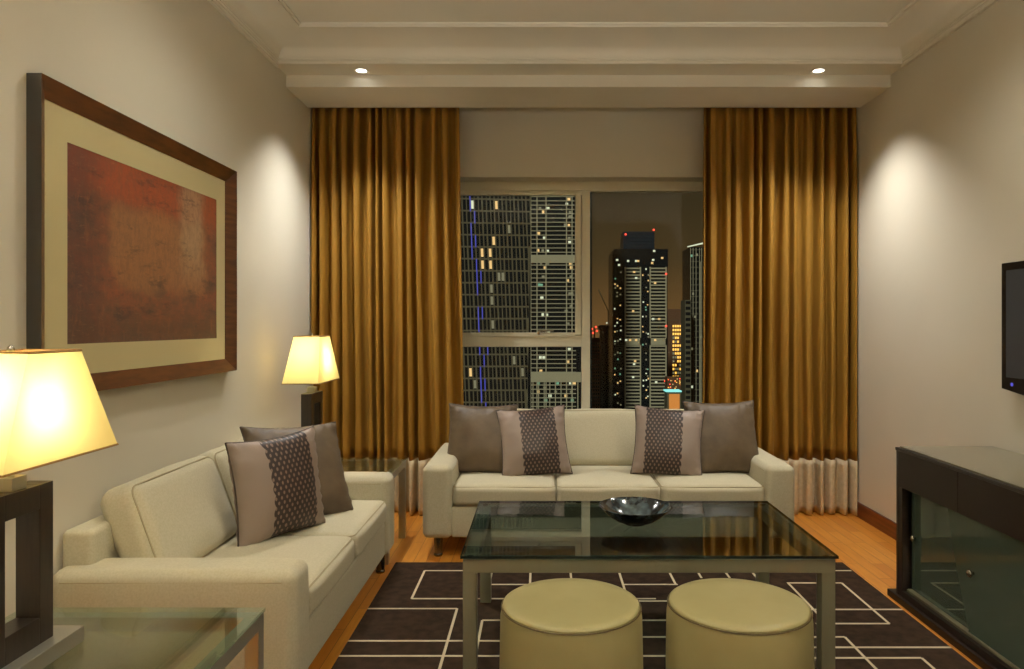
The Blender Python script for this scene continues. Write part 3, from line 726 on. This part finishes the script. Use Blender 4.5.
# ------------------------------------------------------------------ the city outside
M['glassdark'] = mat('dark_tower_glass', s2l((20, 27, 32)), .25, spec=.5)
M['conc'] = mat('pale_concrete', s2l((176, 170, 146)), .8)
M['conc_dark'] = mat('grey_concrete', s2l((96, 92, 74)), .8)
M['towerframe'] = mat('olive_grey_cladding', s2l((100, 94, 74)), .8)
M['darkblue'] = mat('dark_blue_glass', s2l((28, 42, 56)), .3)
M['asphalt'] = mat('night_ground', s2l((40, 38, 34)), .9)
M['brick'] = mat('brown_cladding', s2l((104, 72, 50)), .8)
def lit(n, c, s): M[n] = mat(n, (.1, .1, .1), .5, emit=c, estr=s)
lit('lit_warm', (1, .62, .22), .75); lit('lit_white', (.85, .9, .62), .7); lit('lit_green', (.3, .8, .5), .35); lit('lit_blue', (.04, .06, 1.0), .34)
lit('lit_red', (1, .06, .03), 2.2); lit('lit_gold', (1, .52, .08), 1.4); lit('lit_orange', (1, .32, .02), .5); lit('lit_teal', (.3, .9, .85), .9); lit('lit_dim', (.6, .55, .3), .22)
G = -110
def px(x, D): return (x - 540) / F * D
def pz(y, D): return CAMZ + (325 - y) / F * D
struct(bx(-900, 900, 60, 1600, G - 2, G).build('ground', M['asphalt']), 'dark ground of the city far below')

def winpart(parent, x0, x1, y, z0, z1, m_): 
    return bx(x0, x1, y - .25, y, z0, z1).build('lit_window', M[m_], parent)
def pick(r): return r.choices(['lit_warm', 'lit_white', 'lit_green', 'lit_dim'], [5, 4, 2, 5])[0]

# twisted tower, left
D = 180; r = random.Random(4)
tw = thing('twisted_tower', 'near twisting tower of dark windows with blue lights at left of the window', 'building', (-13.6, D + 14, G))
nf = 62; fh = 3.05; half = 10.2
def corner(k, z): 
    a = R(-9 + 12 * z / 110.0) + k * PI / 2; rr = half * math.sqrt(2); return Vector((rr * math.cos(a + PI / 4), rr * math.sin(a + PI / 4), z))
mb = MB(); vs = []; fs = []
for f in range(nf + 1):
    for k in range(4): vs.append(corner(k, f * fh))
for f in range(nf):
    for k in range(4): fs.append((f * 4 + k, f * 4 + (k + 1) % 4, f * 4 + 4 + (k + 1) % 4, f * 4 + 4 + k))
fs.append((0, 1, 2, 3)); fs.append(tuple(nf * 4 + k for k in range(4)))
mb.add(vs, fs).build('tower_body', M['towerframe'], tw)
def fpoint(k, u, z, off):
    a, b = corner(k, z), corner((k + 1) % 4, z); n_ = (b - a).cross(Vector((0, 0, 1))).normalized(); return a.lerp(b, u) + n_ * off
mb = MB(); nc = 20; cells = []
for k in (0, 1, 2, 3):
    for f in range(nf):
        for c_ in range(nc):
            sf = ((nf - f) * .17) % 1.0; w_ = .10 * math.sin(c_ * 2.3 + f * 1.3); u0 = (c_ + sf + .13) / nc; u1 = min(.995, (c_ + sf + .80 + w_) / nc); z0 = f * fh + .32; z1 = f * fh + fh - .12
            if u0 > .97: continue
            ln = .15 / nc; q = [fpoint(k, u0 + ln, z0, .06), fpoint(k, min(.998, u1 + ln), z0, .06), fpoint(k, u1, z1, .06), fpoint(k, u0, z1, .06)]
            if k == 2 and f > 26: cells.append((f, c_))
            mb.add(q, [(0, 1, 2, 3)])
mb.build('glazing', M['glassdark'], tw, fixn=False)
def twin(k, f, c_, m_, nm='lit_window'):
    sf = ((nf - f) * .17) % 1.0; u0 = (c_ + sf + .18) / nc; u1 = (c_ + sf + .80) / nc; z0 = f * fh + .6; z1 = f * fh + fh - .35; ln = .13 / nc
    if nm == 'light_strip': u0, u1, z0, z1 = (c_ + sf + .86) / nc, (c_ + sf + 1.12) / nc, f * fh - .05, f * fh + fh + .05
    vs = [fpoint(k, u, z, o_) for o_ in (.0, .16) for u, z in ((u0 + ln, z0), (u1 + ln, z0), (u1, z1), (u0, z1))]
    MB().add(vs, [(0, 1, 2, 3), (7, 6, 5, 4), (0, 4, 5, 1), (1, 5, 6, 2), (2, 6, 7, 3), (3, 7, 4, 0)]).build(nm, M[m_], tw)

# balcony tower (right half of the left pane)
D = 505; r = random.Random(9)
bt = thing('balcony_tower', 'tower with thin pale balcony lines seen at right of the left window pane', 'building', (px(555, D), D, G))
def rel(x): return px(x, D) - px(555, D)
def reh(y): return pz(y, D) - G
H0 = reh(150)
bx(rel(522), rel(592), 0, 34, 0, H0).build('tower_body', M['glassdark'], bt)
mb = MB(); z = 3
while z < H0:
    mb.box(rel(531), rel(576), -1.0, .0, z, z + .55); z += 3.0
mb.box(rel(531), rel(590), -1.1, 0, reh(263), reh(255)); mb.box(rel(531), rel(590), -1.1, 0, reh(382), reh(372))
mb.build('balcony_slabs', M['conc'], bt)
mb = MB()
for x in (537, 546, 566.5, 572): mb.box(rel(x) - .35, rel(x) + .35, -1.3, 0, 0, H0)
for x in (524, 527.5, 531): mb.box(rel(x) - .2, rel(x) + .2, -.6, 0, 0, H0)
for i in range(9): mb.box(rel(533 + i * 5.6) - .3, rel(533 + i * 5.6) + .3, -1.2, 0, 0, reh(381))
mb.build('mullions', M['conc'], bt)
for (x, y) in ((540, 210), (543, 214), (548, 212), (569, 200), (570, 215), (570, 219), (565, 228), (569, 228), (569, 242), (570, 246), (538, 253), (543, 253), (548, 253), (541, 266), (545, 270), (548, 267), (570, 266), (571, 270),
               (541, 287), (539, 288), (570, 294), (572, 296), (543, 318), (547, 317), (568, 325), (540, 360), (544, 358), (569, 350), (568, 362), (545, 388), (538, 386), (570, 386), (574, 384), (562, 378), (556, 392), (566, 398), (550, 398), (568, 283), (539, 235), (544, 240), (571, 310), (566, 312), (542, 300), (549, 335), (538, 395), (546, 403), (571, 392), (572, 403), (558, 386), (541, 372), (567, 205), (571, 278), (543, 280)):
    z_ = round(reh(y) / 3) * 3 + .7; X = rel(x); winpart(bt, X - r.uniform(.7, 1.3), X + r.uniform(.7, 1.3), -.05, z_, z_ + r.uniform(1.3, 2.0), pick(r))

# main tower with pale louvred panels
D = 640; r = random.Random(2)
mt = thing('crowned_tower', 'tall tower with two pale striped panels and a dark crown in the right pane', 'building', (px(640, D), D, G))
rel = lambda x: px(x, D) - px(640, D); reh = lambda y: pz(y, D) - G
bx(rel(612.5), rel(667.5), 0, 38, 0, reh(252)).build('tower_body', M['glassdark'], mt)
mb = MB(); mb.box(rel(614), rel(668), -.5, 37, reh(267), reh(249)); mb.build('shoulder', M['glassdark'], mt)
mb = MB(); mb.box(rel(624), rel(655), 4, 30, reh(249), reh(231)); 
for k in range(5): mb.box(rel(624) - .3, rel(655) + .3, 3.6, 4, reh(248 - k * 3.6), reh(247 - k * 3.6))
mb.build('crown', M['darkblue'], mt)
mb = MB()
for (a, b) in ((624.5, 641), (649.5, 666.5)):
    z = 2
    while z < reh(269): mb.box(rel(a), rel(b), -.8, 0, z, z + 1.25); z += 3.0
    mb.box(rel(a) , rel(a + 1.2), -.9, 0, 0, reh(267)); mb.box(rel(b - 1.2), rel(b), -.9, 0, 0, reh(267)); mb.box(rel(a), rel(b), -.9, 0, reh(345), reh(338))
mb.build('striped_panels', M['conc'], mt)
for y in list(range(256, 406, 7)):
    for x in (615, 617.5, 620.5, 643, 646, 648):
        if r.random() < .62:
            X = rel(x) + r.uniform(-.4, .4); Z = reh(y + r.uniform(-3, 3)); winpart(mt, X - .6, X + .6, -.1, Z, Z + r.uniform(.9, 1.6), pick(r))
for (x, y) in ((617, 261), (619, 266), (628, 262), (636, 262), (638, 262), (654, 252), (653, 261), (652, 264), (662, 259), (634, 273), (636, 279), (633, 312), (659, 320), (653, 320), (655, 284), (626, 341), (630, 341), (636, 341), (655, 341), (635, 362), (634, 365), (656, 383), (633, 378)):
    X = rel(x); Z = reh(y); winpart(mt, X - 1.0, X + 1.0, -.82, Z, Z + 1.7, 'lit_warm' if r.random() < .6 else 'lit_white')
for (x, y) in ((666, 274), (666, 326), (665, 381), (625.5, 234.5), (653.5, 230)):
    bm_ = MB().lathe([(.1, -.9), (.8, -.5), (.9, 0), (.8, .5), (.1, .9)], n=10); bm_.xform(Matrix.Translation((rel(x), -1.2, reh(y)))); k_ = 1.0
    bm_.build('warning_light', M['lit_red'], mt)

# green glass tower at the right with a bright roof
D = 420; r = random.Random(5)
gt = thing('glass_tower', 'slim greenish glass tower with a bright roof rim beside the right curtain', 'building', (px(705, D), D, G))
rel = lambda x: px(x, D) - px(705, D); reh = lambda y: pz(y, D) - G
bx(rel(690.5), rel(735), 0, 24, 0, reh(247)).build('tower_body', M['glassdark'], gt)
mb = MB()
for x in (690.5, 693, 696, 699.5, 701.5, 706, 710, 716, 722, 728): mb.box(rel(x) - .14, rel(x) + .14, -.3, 0, 0, reh(248))
mb.box(rel(700) - .3, rel(700) + .3, -.5, 0, 0, reh(262))
mb.build('mullions', M['conc'], gt)
mb = MB(); z = 2
while z < reh(250): mb.box(rel(690.5), rel(735), -.16, 0, z, z + .35); z += 3.4
mb.build('floor_bands', M['conc_dark'], gt)
mb = MB(); a, b = rel(688), rel(740)
mb.add([(a, -1, reh(247)), (b, -1, reh(236)), (b, 2, reh(236)), (a, 2, reh(247)), (a, -1, reh(246.2)), (b, -1, reh(233.5)), (b, 2, reh(233.5)), (a, 2, reh(246.2))],
       [(0, 3, 2, 1), (4, 5, 6, 7), (0, 1, 5, 4), (1, 2, 6, 5), (2, 3, 7, 6), (3, 0, 4, 7)])
lab(mb.build('lit_roof_rim', M['lit_white'], gt), 'bright slanted roof rim')
for (x, y) in ((691.5, 257), (697, 256), (693, 295), (695, 318), (692, 350), (701, 338), (697, 372), (692, 388)):
    X = rel(x); winpart(gt, X - .5, X + .5, -.17, reh(y), reh(y) + 1.4, pick(r))
# dark annex tower in front of its foot
D = 400
an = thing('dark_tower', 'dark slim block standing in front of the glass tower by the right curtain', 'building', (px(688, D), D, G))
rel = lambda x: px(x, D) - px(688, D); reh = lambda y: pz(y, D) - G
bx(rel(685), rel(691), 0, 12, 0, reh(300)).build('tower_body', M['conc_dark'], an)
mb = MB(); z = 2
while z < reh(302): mb.box(rel(685.6), rel(690.4), -.1, 0, z, z + 1.7); z += 3.1
mb.build('glazing', M['glassdark'], an)

# dark unfinished tower with a crane
D = 700
dt = thing('dark_tower', 'black unlit tower under the crane at the left of the right pane', 'building', (px(606, D), D, G))
rel = lambda x: px(x, D) - px(606, D); reh = lambda y: pz(y, D) - G
MB().lathe([(rel(612), 0), (rel(612), reh(330)), (rel(613.5), reh(329)), (rel(613.5), reh(326)), (rel(611), reh(325))], 0, 8, 24).build('tower_body', M['black'], dt)
cr = thing('tower_crane', 'thin leaning tower crane standing on top of the black tower', 'crane', (px(606, D), D + 8, pz(325, D)))
rel = lambda x: px(x, D) - px(606, D); reh = lambda y: pz(y, D) - pz(325, D)
MB().beam((rel(609), 0, 0), (rel(609), 0, reh(311)), .7).build('mast', M['conc_dark'], cr)
MB().beam((rel(610), 0, reh(313)), (rel(599), 0, reh(289)), .6).build('jib', M['conc_dark'], cr)
MB().beam((rel(609), 0, reh(313)), (rel(615), 0, reh(314)), .9).build('counter_jib', M['conc_dark'], cr)
MB().lathe([(.1, -1), (1, 0), (.1, 1)], n=10).xform(Matrix.Translation((rel(607.5), -1, reh(323)))).build('work_light', M['lit_white'], cr)

# brown block
D = 600; r = random.Random(3)
bb = thing('brown_block', 'brown gridded block with red rooftop light next to the window mullion', 'building', (px(592, D), D, G))
rel = lambda x: px(x, D) - px(592, D); reh = lambda y: pz(y, D) - G
bx(rel(583), rel(600), 0, 20, 0, reh(338)).build('tower_body', M['brick'], bb)
mb = MB(); z = 2
while z < reh(342):
    for x in range(7): mb.box(rel(584 + x * 2.3), rel(585.6 + x * 2.3), -.15, 0, z, z + 1.8)
    z += 3.0
mb.build('glazing', M['glassdark'], bb)
for x, y in ((592, 329), (596, 327), (597, 331), (593, 333)):
    MB().lathe([(.1, -1), (1, 0), (.1, 1)], n=10).xform(Matrix.Translation((rel(x), 1, reh(y)))).build('warning_light', M['lit_red'], bb)
MB().beam((rel(594.5), 1, reh(338)), (rel(594.5), 1, reh(327)), .9).build('mast', M['conc_dark'], bb)

# low lit shops in front of the golden block
D = 480; r = random.Random(21)
sb = thing('lit_arcade', 'low block dotted with orange and red lights above the teal rimmed pavilion', 'building', (px(676, D), D, G))
rel = lambda x: px(x, D) - px(676, D); reh = lambda y: pz(y, D) - G
bx(rel(667), rel(684), 0, 8, 0, reh(377)).build('tower_body', M['brick'], sb)
for i in range(26):
    X = rel(r.uniform(668, 683)); Z = reh(r.uniform(379, 391)); bx(X - .35, X + .35, -.2, 0, Z, Z + .6).build('lit_window', M[r.choice(['lit_gold', 'lit_orange', 'lit_warm', 'lit_red'])], sb)
# golden lit block and small kiosk in the gap
D = 900; r = random.Random(12)
gb = thing('golden_block', 'block with glowing golden windows in the gap between the two towers', 'building', (px(676, D), D, G))
rel = lambda x: px(x, D) - px(676, D); reh = lambda y: pz(y, D) - G
bx(rel(668), rel(686.5), 0, 24, 0, reh(322)).build('tower_body', M['brick'], gb)
for i in range(6):
    for j in range(16):
        if r.random() < .9:
            x = 672.6 + i * 2.3; y = 325 + j * 3.9; winpart(gb, rel(x), rel(x + 1.6), -.1, reh(y + 2.2), reh(y), 'lit_gold' if r.random() < .68 else 'lit_dim')
D = 800
hb = thing('far_block', 'low hazy grey block behind the golden one', 'building', (px(672, D + 250), D + 250, G))
rel = lambda x: px(x, D + 250) - px(672, D + 250); reh = lambda y: pz(y, D + 250) - G
bx(rel(664), rel(692), 0, 24, 0, reh(309)).build('tower_body', M['brick'], hb)
mb = MB()
for k in range(5): mb.box(rel(664), rel(692), -.3, 0, reh(320 + k * 3) - .5, reh(320 + k * 3))
mb.build('floor_bands', M['conc_dark'], hb)
D = 330
kk = thing('rooftop_pavilion', 'small orange lit pavilion with a teal rim below the golden block', 'building', (px(674, D), D, G))
rel = lambda x: px(x, D) - px(674, D); reh = lambda y: pz(y, D) - G
bx(rel(667), rel(681), 0, 7, 0, reh(392)).build('tower_body', M['conc_dark'], kk)
bx(rel(669), rel(679.5), -.3, 0, reh(415), reh(394)).build('lit_window', M['lit_orange'], kk)
MB().box(rel(666), rel(681.5), -.5, 7, reh(392), reh(390.6)).build('lit_roof_rim', M['lit_teal'], kk)

# lit windows and blue strips of the twisted tower (face towards the room)
best = min(range(4), key=lambda k: (fpoint(k, .5, 110, 0)).y)
def cellat(x, y):
    bestc = None
    for f in range(nf):
        for c_ in range(nc):
            p = fpoint(best, (c_ + .5) / nc, f * fh + 1.6, .1) + Vector((-13.6, 194, G))
            X = 540 + p.x / p.y * F; Y = 325 - (p.z - CAMZ) / p.y * F; d_ = (X - x) ** 2 + (Y - y) ** 2
            if bestc is None or d_ < bestc[0]: bestc = (d_, f, c_)
    return bestc[1], bestc[2]
used = set()
for (x, y, m_) in ((468, 200, 'lit_white'), (495, 207, 'lit_warm'), (509, 232, 'lit_dim'), (492, 240, 'lit_warm'), (480, 252, 'lit_warm'), (487, 253, 'lit_warm'), (482, 263, 'lit_warm'), (488, 264, 'lit_warm'),
                  (494, 276, 'lit_dim'), (498, 278, 'lit_dim'), (489, 288, 'lit_dim'), (490, 305, 'lit_dim'), (470, 378, 'lit_warm'), (475, 380, 'lit_dim'), (520, 378, 'lit_dim'), (510, 360, 'lit_dim'), (490, 322, 'lit_dim')):
    f, c_ = cellat(x, y)
    if (f, c_) in used: continue
    used.add((f, c_)); twin(best, f, c_, m_)
for i in range(18):
    x = 466 + i * .80; y = 197 + i * 12.2
    f, c_ = cellat(x, y)
    if (f, c_) in used: continue
    used.add((f, c_)); twin(best, f, c_, 'lit_blue', 'light_strip')
    f, c_ = cellat(x + 5, y + 4)
    if (f, c_) not in used and i % 3 == 0: used.add((f, c_)); twin(best, f, c_, 'lit_blue', 'light_strip')
